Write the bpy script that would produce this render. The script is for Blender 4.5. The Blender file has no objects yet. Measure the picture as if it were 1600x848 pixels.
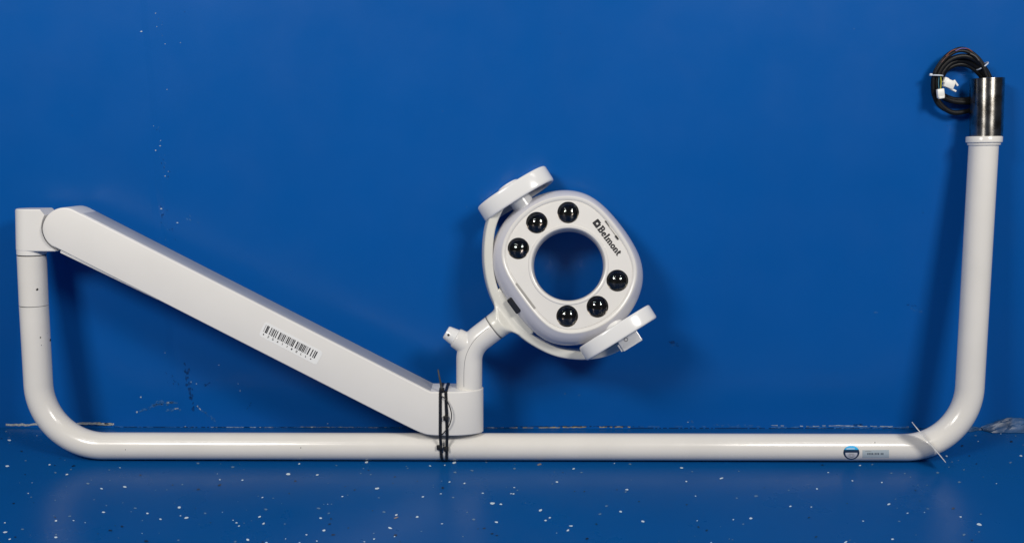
import bpy, bmesh, math, random
from mathutils import Vector, Matrix
from mathutils.bvhtree import BVHTree

random.seed(7)
R = math.radians
scene = bpy.context.scene
col = scene.collection

# ------------------------------------------------------------------ camera
F = 1600.0                      # focal length in photo pixels (frame 1600 x 848)
PITCH, LEAN = R(16.0), R(9.3)
PIPE_R = 0.0243
YP = -0.132                     # pipe axis in front of the wall plane (Y = 0)
P0 = Vector((0, YP, PIPE_R + 0.0006))
fwd = Vector((0, math.cos(PITCH), -math.sin(PITCH)))
upv = Vector((0, math.sin(PITCH), math.cos(PITCH)))
CAM = P0 - 1.85 * fwd + 1.85 * (697.3 - 424) / F * upv
cam_d = bpy.data.cameras.new('camera')
cam_d.sensor_width = 36.0
cam_d.lens = 36.0 * F / 1600.0
cam_d.clip_start = 0.05
cam_d.clip_end = 100
cam = bpy.data.objects.new('camera', cam_d)
col.objects.link(cam)
ROLL = R(0.11)
cam.matrix_world = Matrix.Translation(CAM) @ Matrix.Rotation(math.pi / 2 - PITCH, 4, 'X') @ Matrix.Rotation(ROLL, 4, 'Z')
scene.camera = cam
CM = cam.matrix_world.copy()

ROOTM = Matrix.Translation(P0) @ Matrix.Rotation(-LEAN, 4, 'X')
ROOTI = ROOTM.inverted()
CAML = ROOTI @ CAM


def ray(px, py):
    d = Vector(((px - 800) / F, -(py - 424) / F, -1.0))
    return CM.to_3x3() @ d


def L(px, py, w=0.0):
    """point of the leaning lamp plane (offset w metres to the front), lamp-local"""
    d = ROOTI.to_3x3() @ ray(px, py)
    t = (-w - CAML.y) / d.y
    return CAML + t * d


def S(px, py, w=0.0):
    """metres per photo pixel there"""
    p = ROOTM @ L(px, py, w)
    return (p - CAM).dot(fwd) / F


def on_floor(px, py, z=0.0):
    d = ray(px, py)
    t = (z - CAM.z) / d.z
    return CAM + t * d


def on_wall(px, py, y=0.0):
    d = ray(px, py)
    t = (y - CAM.y) / d.y
    return CAM + t * d


# ------------------------------------------------------------------ materials
def new_mat(name):
    m = bpy.data.materials.new(name)
    m.use_nodes = True
    nt = m.node_tree
    return m, nt, nt.nodes['Principled BSDF']


def paint(name, color, rough=0.35, spec=0.5, var=0.03, scale=30, bump=0.0, bscale=200, metallic=0.0, coat=0.0, rvar=0.06):
    m, nt, b = new_mat(name)
    tc = nt.nodes.new('ShaderNodeTexCoord')
    n = nt.nodes.new('ShaderNodeTexNoise')
    n.inputs['Scale'].default_value = scale
    n.inputs['Detail'].default_value = 5
    nt.links.new(tc.outputs['Object'], n.inputs['Vector'])
    r = nt.nodes.new('ShaderNodeValToRGB')
    r.color_ramp.elements[0].position = 0.3
    r.color_ramp.elements[1].position = 0.7
    r.color_ramp.elements[0].color = [c * (1 - var) for c in color] + [1]
    r.color_ramp.elements[1].color = [min(1, c * (1 + var)) for c in color] + [1]
    nt.links.new(n.outputs['Fac'], r.inputs['Fac'])
    nt.links.new(r.outputs['Color'], b.inputs['Base Color'])
    mr = nt.nodes.new('ShaderNodeMapRange')
    mr.inputs['To Min'].default_value = max(0, rough - rvar)
    mr.inputs['To Max'].default_value = rough + rvar
    nt.links.new(n.outputs['Fac'], mr.inputs['Value'])
    nt.links.new(mr.outputs['Result'], b.inputs['Roughness'])
    b.inputs['Specular IOR Level'].default_value = spec
    b.inputs['Metallic'].default_value = metallic
    b.inputs['Coat Weight'].default_value = coat
    b.inputs['Coat Roughness'].default_value = 0.08
    if bump:
        n2 = nt.nodes.new('ShaderNodeTexNoise')
        n2.inputs['Scale'].default_value = bscale
        n2.inputs['Detail'].default_value = 3
        nt.links.new(tc.outputs['Object'], n2.inputs['Vector'])
        bp = nt.nodes.new('ShaderNodeBump')
        bp.inputs['Strength'].default_value = bump
        bp.inputs['Distance'].default_value = 0.002
        nt.links.new(n2.outputs['Fac'], bp.inputs['Height'])
        nt.links.new(bp.outputs['Normal'], b.inputs['Normal'])
    return m


WHITE_PAINT = paint('white_enamel', (0.74, 0.715, 0.67), 0.20, 0.5, 0.025, 14, 0.02, 60)
WHITE_ARM = paint('white_arm_plastic', (0.76, 0.74, 0.705), 0.34, 0.45, 0.02, 10, 0.03, 900)
WHITE_HEAD = paint('white_head_plastic', (0.74, 0.72, 0.685), 0.22, 0.5, 0.015, 20)
WHITE_HANDLE = paint('white_handle_plastic', (0.76, 0.755, 0.74), 0.18, 0.5, 0.01, 20)
CREAM = paint('cream_yoke', (0.70, 0.685, 0.62), 0.25, 0.5, 0.02, 20)
TOP_GREY = paint('top_grey', (0.50, 0.50, 0.50), 0.3, 0.5, 0.03, 20)
SLOT_GREY = paint('slot_grey', (0.30, 0.29, 0.27), 0.5, 0.3)
DARK = paint('dark_gap', (0.012, 0.012, 0.013), 0.6, 0.3)
BLACK_PLASTIC = paint('black_nylon', (0.012, 0.012, 0.013), 0.38, 0.5, 0.1, 80)
BLACK_CABLE = paint('black_cable', (0.006, 0.006, 0.006), 0.5, 0.35, 0.15, 60, 0.1, 300)
BUTTON = paint('dark_button', (0.022, 0.023, 0.026), 0.35, 0.5)
INK = paint('black_ink', (0.02, 0.02, 0.025), 0.5, 0.3)
INK_FAINT = paint('faint_ink', (0.32, 0.32, 0.33), 0.5, 0.3)
STICKER = paint('white_sticker', (0.83, 0.83, 0.81), 0.45, 0.4, 0.01)
STICKER_GREY = paint('grey_sticker', (0.42, 0.49, 0.53), 0.4, 0.5, 0.03)
CYAN = paint('cyan_print', (0.02, 0.42, 0.80), 0.35, 0.5, 0.05)
NAVY_PRINT = paint('navy_print', (0.012, 0.03, 0.07), 0.35, 0.5)
CARD = paint('white_card', (0.78, 0.77, 0.74), 0.6, 0.3, 0.02)
CLEAR_TIE = paint('milky_nylon', (0.55, 0.60, 0.66), 0.4, 0.5)
CONNECTOR = paint('connector_plastic', (0.75, 0.75, 0.70), 0.4, 0.5)
WIRE = {k: paint('wire_' + k, c, 0.4) for k, c in dict(
    orange=(0.17, 0.05, 0.025), violet=(0.13, 0.09, 0.30), yellow=(0.50, 0.50, 0.06),
    teal=(0.05, 0.18, 0.25), brown=(0.10, 0.045, 0.03), grey=(0.13, 0.12, 0.11)).items()}
CHIP = {'w': paint('chip_white', (0.58, 0.68, 0.74), 0.3), 'g': paint('chip_grey', (0.11, 0.19, 0.30), 0.3),
        'd': paint('chip_dark', (0.004, 0.010, 0.035), 0.3), 't': paint('chip_tan', (0.24, 0.19, 0.17), 0.4)}
SCUFF = {'w': paint('scuff_white', (0.34, 0.42, 0.50), 0.6, 0.3, 0.4, 300),
         'f': paint('scuff_bump_light', (0.03, 0.13, 0.36), 0.5, 0.3, 0.3, 200),
         'd': paint('scuff_bump_shade', (0.002, 0.050, 0.205), 0.5, 0.3, 0.3, 200),
         'p': paint('bare_plaster', (0.42, 0.44, 0.43), 0.8, 0.2, 0.3, 250),
         'y': paint('bare_yellowed', (0.33, 0.29, 0.18), 0.8, 0.2, 0.5, 150),
         'k': paint('crack_dark', (0.006, 0.012, 0.03), 0.7, 0.2),
         'o': paint('tiny_gold', (0.5, 0.45, 0.2), 0.5)}


def steel_mat():
    m, nt, b = new_mat('turned_steel')
    tc = nt.nodes.new('ShaderNodeTexCoord')
    mp = nt.nodes.new('ShaderNodeMapping')
    mp.inputs['Scale'].default_value = (8, 8, 260)
    n = nt.nodes.new('ShaderNodeTexNoise')
    n.inputs['Scale'].default_value = 6
    n.inputs['Detail'].default_value = 6
    nt.links.new(tc.outputs['Object'], mp.inputs['Vector'])
    nt.links.new(mp.outputs['Vector'], n.inputs['Vector'])
    n2 = nt.nodes.new('ShaderNodeTexNoise')
    n2.inputs['Scale'].default_value = 55
    n2.inputs['Detail'].default_value = 6
    nt.links.new(tc.outputs['Object'], n2.inputs['Vector'])
    r = nt.nodes.new('ShaderNodeValToRGB')
    r.color_ramp.elements[0].position = 0.33
    r.color_ramp.elements[0].color = (0.19, 0.175, 0.155, 1)
    r.color_ramp.elements[1].position = 0.62
    r.color_ramp.elements[1].color = (0.38, 0.365, 0.34, 1)
    nt.links.new(n2.outputs['Fac'], r.inputs['Fac'])
    nt.links.new(r.outputs['Color'], b.inputs['Base Color'])
    b.inputs['Metallic'].default_value = 1
    b.inputs['Anisotropic'].default_value = 0.8
    b.inputs['Anisotropic Rotation'].default_value = 0.25
    tg = nt.nodes.new('ShaderNodeTangent')
    tg.direction_type = 'RADIAL'
    tg.axis = 'Z'
    nt.links.new(tg.outputs[0], b.inputs['Tangent'])
    mr = nt.nodes.new('ShaderNodeMapRange')
    mr.inputs['To Min'].default_value = 0.20
    mr.inputs['To Max'].default_value = 0.36
    nt.links.new(n2.outputs['Fac'], mr.inputs['Value'])
    nt.links.new(mr.outputs['Result'], b.inputs['Roughness'])
    bp = nt.nodes.new('ShaderNodeBump')
    bp.inputs['Strength'].default_value = 0.12
    bp.inputs['Distance'].default_value = 0.0006
    nt.links.new(n.outputs['Fac'], bp.inputs['Height'])
    nt.links.new(bp.outputs['Normal'], b.inputs['Normal'])
    return m


STEEL = steel_mat()


def lens_mat():
    m = bpy.data.materials.new('clear_lens')
    m.use_nodes = True
    nt = m.node_tree
    nt.nodes.clear()
    out = nt.nodes.new('ShaderNodeOutputMaterial')
    mix = nt.nodes.new('ShaderNodeMixShader')
    fr = nt.nodes.new('ShaderNodeFresnel')
    fr.inputs['IOR'].default_value = 1.8
    tr = nt.nodes.new('ShaderNodeBsdfTransparent')
    tr.inputs['Color'].default_value = (0.85, 0.85, 0.87, 1)
    gl = nt.nodes.new('ShaderNodeBsdfGlossy')
    gl.inputs['Roughness'].default_value = 0.03
    nt.links.new(fr.outputs[0], mix.inputs[0])
    nt.links.new(tr.outputs[0], mix.inputs[1])
    nt.links.new(gl.outputs[0], mix.inputs[2])
    nt.links.new(mix.outputs[0], out.inputs['Surface'])
    return m


LENS = lens_mat()
BOWL = paint('dark_glint_bowl', (0.14, 0.125, 0.11), 0.12, 0.5, 0.02, 20, metallic=1.0, rvar=0.01)


def blue_surface(name, lo, hi, rough, bump, wave, floor=False):
    m, nt, b = new_mat(name)
    N = nt.nodes.new
    lk = nt.links.new
    tc = N('ShaderNodeTexCoord')
    n = N('ShaderNodeTexNoise')
    n.inputs['Scale'].default_value = 1.6
    n.inputs['Detail'].default_value = 6
    n.inputs['Roughness'].default_value = 0.55
    lk(tc.outputs['Object'], n.inputs['Vector'])
    r = N('ShaderNodeValToRGB')
    r.color_ramp.elements[0].position = 0.3
    r.color_ramp.elements[0].color = lo + (1,)
    r.color_ramp.elements[1].position = 0.7
    r.color_ramp.elements[1].color = hi + (1,)
    lk(n.outputs['Fac'], r.inputs['Fac'])
    lk(r.outputs['Color'], b.inputs['Base Color'])
    n2 = N('ShaderNodeTexNoise')
    n2.inputs['Scale'].default_value = 9
    n2.inputs['Detail'].default_value = 7
    lk(tc.outputs['Object'], n2.inputs['Vector'])
    mr = N('ShaderNodeMapRange')
    mr.inputs['From Min'].default_value = 0.3
    mr.inputs['From Max'].default_value = 0.7
    mr.inputs['To Min'].default_value = rough - 0.05
    mr.inputs['To Max'].default_value = rough + 0.06
    lk(n2.outputs['Fac'], mr.inputs['Value'])
    lk(mr.outputs['Result'], b.inputs['Roughness'])
    # roller stipple plus slow waves
    n3 = N('ShaderNodeTexNoise')
    n3.inputs['Scale'].default_value = 260
    n3.inputs['Detail'].default_value = 2
    lk(tc.outputs['Object'], n3.inputs['Vector'])
    n4 = N('ShaderNodeTexNoise')
    n4.inputs['Scale'].default_value = 11
    n4.inputs['Detail'].default_value = 3
    lk(tc.outputs['Object'], n4.inputs['Vector'])
    b1 = N('ShaderNodeBump')
    b1.inputs['Strength'].default_value = bump
    b1.inputs['Distance'].default_value = 0.0006
    lk(n3.outputs['Fac'], b1.inputs['Height'])
    b2 = N('ShaderNodeBump')
    b2.inputs['Strength'].default_value = wave
    b2.inputs['Distance'].default_value = 0.006
    lk(n4.outputs['Fac'], b2.inputs['Height'])
    lk(b1.outputs['Normal'], b2.inputs['Normal'])
    last = b2
    if not floor:
        # a filled panel joint runs up the wall near its left end
        sx = N('ShaderNodeSeparateXYZ')
        lk(tc.outputs['Object'], sx.inputs[0])
        n5 = N('ShaderNodeTexNoise')
        n5.inputs['Scale'].default_value = 5
        lk(tc.outputs['Object'], n5.inputs['Vector'])
        ma = N('ShaderNodeMath')
        ma.operation = 'MULTIPLY_ADD'
        ma.inputs[1].default_value = 0.03
        lk(n5.outputs['Fac'], ma.inputs[0])
        lk(sx.outputs['X'], ma.inputs[2])
        md = N('ShaderNodeMapRange')
        x0 = JOINT_X + 0.015
        md.inputs['From Min'].default_value = x0 - 0.012
        md.inputs['From Max'].default_value = x0 + 0.012
        md.inputs['To Min'].default_value = -1
        md.inputs['To Max'].default_value = 1
        lk(ma.outputs[0], md.inputs['Value'])
        ab = N('ShaderNodeMath')
        ab.operation = 'ABSOLUTE'
        lk(md.outputs['Result'], ab.inputs[0])
        b3 = N('ShaderNodeBump')
        b3.inputs['Strength'].default_value = 0.22
        b3.inputs['Distance'].default_value = 0.004
        lk(ab.outputs[0], b3.inputs['Height'])
        lk(b2.outputs['Normal'], b3.inputs['Normal'])
        last = b3
    lk(last.outputs['Normal'], b.inputs['Normal'])
    b.inputs['Specular IOR Level'].default_value = 0.15 if floor else 0.30
    return m


JOINT_X = on_wall(247, 300).x
WALL_M = blue_surface('blue_wall_paint', (0.0020, 0.087, 0.345), (0.0030, 0.099, 0.385), 0.33, 0.10, 0.05)
FLOOR_M = blue_surface('blue_epoxy', (0.0012, 0.064, 0.235), (0.0022, 0.077, 0.272), 0.30, 0.12, 0.06, True)


# ------------------------------------------------------------------ mesh helpers
def link(name, verts, faces, mats, parent=None, smooth=True, fmats=None, angle=35):
    me = bpy.data.meshes.new(name)
    me.from_pydata([tuple(v) for v in verts], [], faces)
    if not isinstance(mats, (list, tuple)):
        mats = [mats]
    for m in mats:
        me.materials.append(m)
    if fmats:
        for p, i in zip(me.polygons, fmats):
            p.material_index = i
    bm = bmesh.new()
    bm.from_mesh(me)
    bmesh.ops.recalc_face_normals(bm, faces=bm.faces)
    bm.to_mesh(me)
    bm.free()
    if smooth:
        for p in me.polygons:
            p.use_smooth = True
        me.set_sharp_from_angle(angle=R(angle))
    me.update()
    o = bpy.data.objects.new(name, me)
    col.objects.link(o)
    if parent:
        o.parent = parent
    return o


class MB:
    """collects geometry for ONE mesh"""
    def __init__(s):
        s.v, s.f, s.m = [], [], []

    def add(s, vf, mi=0):
        v, f = vf
        k = len(s.v)
        s.v += list(v)
        for q in f:
            s.f.append([i + k for i in q])
            s.m.append(mi)
        return s

    def build(s, name, mats, parent=None, **kw):
        return link(name, s.v, s.f, mats, parent, fmats=s.m, **kw)


def loft(loops, cap=True, closed=False):
    n = len(loops[0])
    v = [p for l in loops for p in l]
    f = []
    m = len(loops)
    for i in range(m if closed else m - 1):
        a, b = i * n, ((i + 1) % m) * n
        for j in range(n):
            k = (j + 1) % n
            f.append([a + j, a + k, b + k, b + j])
    if cap and not closed:
        f.append(list(range(n))[::-1])
        f.append(list(range((m - 1) * n, m * n)))
    return v, f


def frames(path):
    """parallel-transport frames"""
    T = []
    for i in range(len(path)):
        a = path[max(0, i - 1)]
        b = path[min(len(path) - 1, i + 1)]
        T.append((b - a).normalized())
    ref = Vector((0, -1, 0))
    if abs(T[0].dot(ref)) > 0.9:
        ref = Vector((0, 0, 1))
    nrm = (ref - T[0] * ref.dot(T[0])).normalized()
    out = []
    for t in T:
        nrm = (nrm - t * nrm.dot(t)).normalized()
        out.append((t, nrm, t.cross(nrm)))
    return out


def tube(path, rad, n=32, cap=True):
    path = [Vector(p) for p in path]
    loops = []
    for i, (p, (t, a, b)) in enumerate(zip(path, frames(path))):
        r = rad[i] if isinstance(rad, (list, tuple)) else rad
        loops.append([p + r * (math.cos(2 * math.pi * k / n) * a + math.sin(2 * math.pi * k / n) * b) for k in range(n)])
    return loft(loops, cap)


def lathe(p0, p1, prof, n=48, cap=True):
    """prof: (distance from p0 along p0->p1, radius)"""
    p0, p1 = Vector(p0), Vector(p1)
    t = (p1 - p0).normalized()
    a = Vector((0, -1, 0))
    a = (a - t * a.dot(t))
    if a.length < 0.05:
        a = Vector((1, 0, 0)) - t * t.x
    a.normalize()
    b = t.cross(a)
    loops = [[p0 + t * d + r * (math.cos(2 * math.pi * k / n) * a + math.sin(2 * math.pi * k / n) * b) for k in range(n)] for d, r in prof]
    return loft(loops, cap)


def spline(pts, sub=8):
    pts = [Vector(p) for p in pts]
    out = []
    for i in range(len(pts) - 1):
        p0 = pts[max(0, i - 1)]
        p1, p2 = pts[i], pts[i + 1]
        p3 = pts[min(len(pts) - 1, i + 2)]
        for k in range(sub):
            t = k / sub
            out.append(0.5 * ((2 * p1) + (p2 - p0) * t + (2 * p0 - 5 * p1 + 4 * p2 - p3) * t * t + (3 * p1 - p0 - 3 * p2 + p3) * t ** 3))
    out.append(pts[-1])
    return out


def fillet(a, c, b, r, n=20):
    """arc of radius r rounding the corner c between a and b"""
    u, v = (a - c).normalized(), (b - c).normalized()
    ang = u.angle(v)
    d = r / math.tan(ang / 2)
    cen = c + (u + v).normalized() * (r / math.sin(ang / 2))
    s, e = c + u * d - cen, c + v * d - cen
    tot = s.angle(e)
    ax = s.cross(e).normalized()
    return [cen + Matrix.Rotation(tot * i / n, 3, ax) @ s for i in range(n + 1)]


def rrect(hx, hy, rc, n=5):
    """rounded rectangle outline, counter-clockwise, 4*(n+1) points"""
    rc = max(1e-5, min(rc, hx * 0.98, hy * 0.98))
    o = []
    for cx, cy, a0 in ((hx - rc, hy - rc, 0), (-hx + rc, hy - rc, 90), (-hx + rc, -hy + rc, 180), (hx - rc, -hy + rc, 270)):
        for i in range(n + 1):
            a = R(a0 + 90 * i / n)
            o.append((cx + rc * math.cos(a), cy + rc * math.sin(a)))
    return o


def rbox(c, ax, ay, az, hx, hy, hz, rc=0.001):
    """box with rounded edges: axes ax, ay, az, half sizes hx.. about c"""
    b = min(rc, hz * 0.9)
    loops = []
    for z, ins in ((-hz, b), (-hz + b * 0.3, b * 0.3), (-hz + b, 0), (hz - b, 0), (hz - b * 0.3, b * 0.3), (hz, b)):
        loops.append([c + ax * x + ay * y + az * z for x, y in rrect(hx - ins, hy - ins, rc)])
    return loft(loops)


def bvh_of(o):
    me = o.data
    return BVHTree.FromPolygons([v.co.copy() for v in me.vertices], [list(p.vertices) for p in me.polygons])


def cast(bvh, px, py):
    d = (ROOTI.to_3x3() @ ray(px, py)).normalized()
    loc, nor, i, dist = bvh.ray_cast(CAML, d)
    if loc is None:
        return None, None
    if nor.dot(d) > 0:
        nor = -nor
    return loc, nor


def decal(bvh, quad, off, nu=1, nv=1):
    """a patch lying on a surface; quad = 4 pixel corners"""
    (x0, y0), (x1, y1), (x2, y2), (x3, y3) = quad
    v, f = [], []
    for j in range(nv + 1):
        for i in range(nu + 1):
            s, t = i / nu, j / nv
            px = (1 - t) * ((1 - s) * x0 + s * x1) + t * ((1 - s) * x3 + s * x2)
            py = (1 - t) * ((1 - s) * y0 + s * y1) + t * ((1 - s) * y3 + s * y2)
            p, n = cast(bvh, px, py)
            if p is None:
                return [], []
            v.append(p + n * off)
    for j in range(nv):
        for i in range(nu):
            a = j * (nu + 1) + i
            f.append([a, a + 1, a + nu + 2, a + nu + 1])
    return v, f


def poly_decal(bvh, pts, off):
    v = []
    for x, y in pts:
        p, n = cast(bvh, x, y)
        if p is None:
            return [], []
        v.append(p + n * off)
    return v, [list(range(len(v)))]


def blob(cx, cy, w, h, rot=0, n=7, jit=0.35):
    o = []
    for i in range(n):
        a = 2 * math.pi * (i + random.uniform(-0.3, 0.3)) / n
        q = random.uniform(1 - jit, 1)
        x, y = w / 2 * q * math.cos(a), h / 2 * q * math.sin(a)
        o.append((cx + x * math.cos(rot) - y * math.sin(rot), cy + x * math.sin(rot) + y * math.cos(rot)))
    return o


def extend(o, vf, mi):
    bm = bmesh.new()
    bm.from_mesh(o.data)
    vs = [bm.verts.new(v) for v in vf[0]]
    for f in vf[1]:
        fc = bm.faces.new([vs[i] for i in f])
        fc.material_index = mi
    bm.to_mesh(o.data)
    bm.free()


def apply_mods(o):
    dg = bpy.context.evaluated_depsgraph_get()
    dg.update()
    me = bpy.data.meshes.new_from_object(o.evaluated_get(dg))
    old = o.data
    o.modifiers.clear()
    o.data = me
    bpy.data.meshes.remove(old)
    return o


def cut(o, vf):
    c = link('cutter', vf[0], vf[1], DARK, smooth=False)
    c.parent = o.parent
    md = o.modifiers.new('cut', 'BOOLEAN')
    md.object = c
    md.operation = 'DIFFERENCE'
    md.solver = 'EXACT'
    bpy.context.view_layer.update()
    apply_mods(o)
    bpy.data.objects.remove(c)
    for p in o.data.polygons:
        p.use_smooth = True
    o.data.set_sharp_from_angle(angle=R(32))


def tag(o, label=None, cat=None, kind=None, group=None):
    if label:
        o['label'] = label
    if cat:
        o['category'] = cat
    if kind:
        o['kind'] = kind
    if group:
        o['group'] = group
    return o


# ------------------------------------------------------------------ floor
fl = MB()
fl.add(([(-6, -9, 0), (6, -9, 0), (6, 0.02, 0), (-6, 0.02, 0)], [[0, 1, 2, 3]]), 0)
chips = {
 0: dict(
  w="58,188,36 230,160,8 310,341,18 417,403,22 45,350,28 750,360,12 635,491,20 780,480,30 200,454,8 176,520,14 648,638,28 922,645,22 1003,682,22 1120,608,28 1128,660,14 1166,673,32 1390,638,8 1373,435,16 1514,438,18 1358,398,6 1457,688,14 1478,704,20 1494,724,18 1548,810,26 888,770,10 350,691,22 460,690,16 532,703,10 30,704,16 32,762,38 60,806,20 350,794,26",
  g="38,134,18 443,371,16 160,316,18 405,313,10 345,391,18 683,374,14 570,437,10 550,459,30 687,440,10 122,454,6 195,544,14 588,560,16 767,579,12 845,612,24 972,500,12 1043,498,14 1092,580,10 1140,465,16 1283,645,20 1487,572,8 1540,624,8 1238,333,22 1378,336,8 1455,356,24 1498,337,8 1525,372,8 1525,706,12 1572,690,8 1470,822,24 1115,813,20 995,768,10 1244,713,8 337,660,12 435,663,26 140,744,24 190,780,8 350,778,20 665,596,14 820,635,14 890,690,12 345,563,12 415,478,8 740,798,10 58,172,12 58,208,8",
  d="375,301,10 460,349,30 343,345,14 157,402,14 878,406,20 135,257,20 633,461,10 1078,468,20 1373,468,30 210,578,10 85,583,20 690,752,32 762,727,24 720,722,12 915,818,34 345,670,16 1223,613,10 1317,703,14 612,772,14 1240,495,24 95,792,20 8,178,16"),
 400: dict(
  w="270,336,20 202,400,36 383,405,24 690,326,28 756,490,38 540,540,18 40,546,18 448,588,8 404,675,20 22,666,24 48,709,24 424,752,26 315,779,16 185,804,10 65,828,22 380,818,14 272,828,16 876,655,24 1008,667,24 838,737,32 738,805,20 677,822,16 866,790,14 1044,542,20 1155,523,20 1210,449,18 1303,458,16 1180,344,14 1088,349,18 1238,329,32 1418,519,20 1478,583,36 1530,588,22 1163,710,18 1503,700,26 1594,522,14",
  g="502,346,18 672,366,14 655,396,12 717,403,18 573,531,12 768,548,16 14,538,10 108,551,14 60,620,28 160,583,8 392,614,32 424,590,10 472,588,12 455,645,22 180,711,14 800,637,26 736,770,14 1034,757,16 1108,468,8 1108,482,8 1160,444,12 1232,546,20 1245,389,24 940,352,14 948,364,14 1440,327,16 1350,378,24 1320,638,12 1360,683,26 1293,790,14 1430,578,8 1565,482,8 450,458,8",
  t="876,672,34",
  d="703,376,14 868,417,22 855,456,10 245,443,24 617,499,20 557,478,12 1008,444,10 1168,486,24 208,522,16 728,629,16 470,679,20 460,712,24 577,736,16 482,779,30 872,781,28 900,821,12 968,668,10 1427,738,24 1388,742,14 1475,772,24 1505,783,24 42,824,18 55,572,8"),
 800: dict(
  t="172,340,34",
  w="385,367,20 640,333,12 280,449,20 718,497,24 1060,361,28 1090,446,18 1310,426,30 1147,537,14 14,484,16 8,523,18 177,626,26 236,672,20 209,689,20 679,634,24 818,696,28 369,724,30 349,751,26 279,768,8 1158,691,12 1383,684,14 1492,677,28 1245,827,14",
  g="435,390,20 738,338,20 252,461,14 745,436,8 710,511,18 1126,384,16 1418,382,12 1405,550,20 1525,537,36 34,501,16 84,580,10 590,600,28 550,650,28 1445,712,18 1303,728,8 1143,787,10 1042,819,10 1358,805,12 1378,810,14 15,366,22 18,340,8 265,387,8 918,828,10",
  d="318,390,10 392,508,12 452,509,18 656,498,14 794,571,18 1092,591,20 527,712,20 1166,730,24 1216,752,22 468,804,26 1577,485,12"),
 1200: dict(
  w="575,346,18 376,390,16 528,442,18 306,492,20 139,601,20 271,606,16 594,693,16 755,588,26 872,644,16 978,639,10 1203,667,20 1320,714,42 779,806,22 487,824,30 1428,459,12 1117,288,22 1313,196,12 1456,149,12 1580,286,24 712,452,16",
  g="652,340,16 771,394,18 855,396,16 890,418,12 130,502,14 797,556,14 808,612,14 820,695,20 998,616,24 1330,650,18 1320,760,16 1225,778,30 1297,778,8 925,780,10 512,812,14 540,830,14 1196,450,28 1225,373,14 1130,357,14 1150,324,14 1190,315,10 1297,160,20 1548,162,14 1515,328,22 1594,218,10 937,469,14 995,469,14 1060,391,24 1345,418,8",
  d="340,343,20 255,671,20 300,791,24 495,583,14 922,502,18 1158,614,28 1275,813,20 1303,336,14 1258,286,18 1213,224,26 1520,197,28 950,567,10"),
}
CK = ['floor', 'w', 'g', 'd', 't']
for x0, dd in chips.items():
    for k, s in dd.items():
        for e in s.split():
            X, Y, W = [float(q) for q in e.split(',')]
            px, py, w = x0 + X / 4, 640 + Y / 4, W / 4
            h = w * random.uniform(0.42, 0.62)
            if w > 7:
                h = w * random.uniform(0.36, 0.5)
            pts = blob(px, py, w * 0.98, max(1.0, h * 0.95), random.uniform(-0.4, 0.25), random.choice((5, 6, 7)), 0.3)
            fl.add(([on_floor(a, b, 0.0004) for a, b in pts], [list(range(len(pts)))]), CK.index(k))
for i in range(1500):       # the same sprinkle goes on outside the frame
    x, y = random.uniform(-2.6, 2.6), random.uniform(-3.6, -0.01)
    q = CM.inverted() @ Vector((x, y, 0))
    if q.z < -0.1 and abs(q.x / -q.z) < 0.505 and abs(q.y / -q.z) < 0.268:
        continue
    w = random.uniform(0.002, 0.008)
    pts = blob(x, y, w, w * random.uniform(0.6, 1.0), random.uniform(0, 3), 6, 0.35)
    fl.add(([(a, b, 0.0004) for a, b in pts], [list(range(len(pts)))]), random.choice((1, 1, 2, 2, 3)))
floor = fl.build('floor', [FLOOR_M, CHIP['w'], CHIP['g'], CHIP['d'], CHIP['t']], smooth=False)
tag(floor, 'glossy blue epoxy floor sprinkled with white and dark chips', kind='structure')

# ------------------------------------------------------------------ wall
wl = MB()
wl.add(([(-6, 0, -0.01), (6, 0, -0.01), (6, 0, 3.2), (-6, 0, 3.2)], [[0, 1, 2, 3]]), 0)
WK = ['wall', 'w', 'f', 'd', 'p', 'y', 'k', 'o']


def mark(k, cx, cy, w, h, rot=0, n=8, jit=0.5):
    pts = blob(cx, cy, w, h, rot, n, jit)
    v = [on_wall(a, b, -0.0004) for a, b in pts]
    v = [Vector((p.x, p.y, max(p.z, 0.0015))) for p in v]
    wl.add((v, [list(range(len(v)))]), WK.index(k))


def ragged(k, pts, th, step=5, gap=0.0, y=-0.0005, lo=0.35):
    """a ragged strip along a pixel polyline, as torn paint"""
    out = []
    for (xa, ya), (xb, yb) in zip(pts, pts[1:]):
        m = max(1, int(abs(xb - xa) / step))
        out += [(xa + (xb - xa) * i / m, ya + (yb - ya) * i / m) for i in range(m)]
    out.append(pts[-1])
    prev = None
    for x, yy in out:
        t = th * random.uniform(lo, 1.15)
        c = yy + random.uniform(-0.25, 0.25) * th
        a, b = on_wall(x, c - t / 2, y), on_wall(x, c + t / 2, y)
        a.z, b.z = max(a.z, 0.0022), max(b.z, 0.0010)
        if prev and random.random() > gap:
            wl.add(([prev[0], a, b, prev[1]], [[0, 1, 2, 3]]), WK.index(k))
        prev = (a, b)


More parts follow.
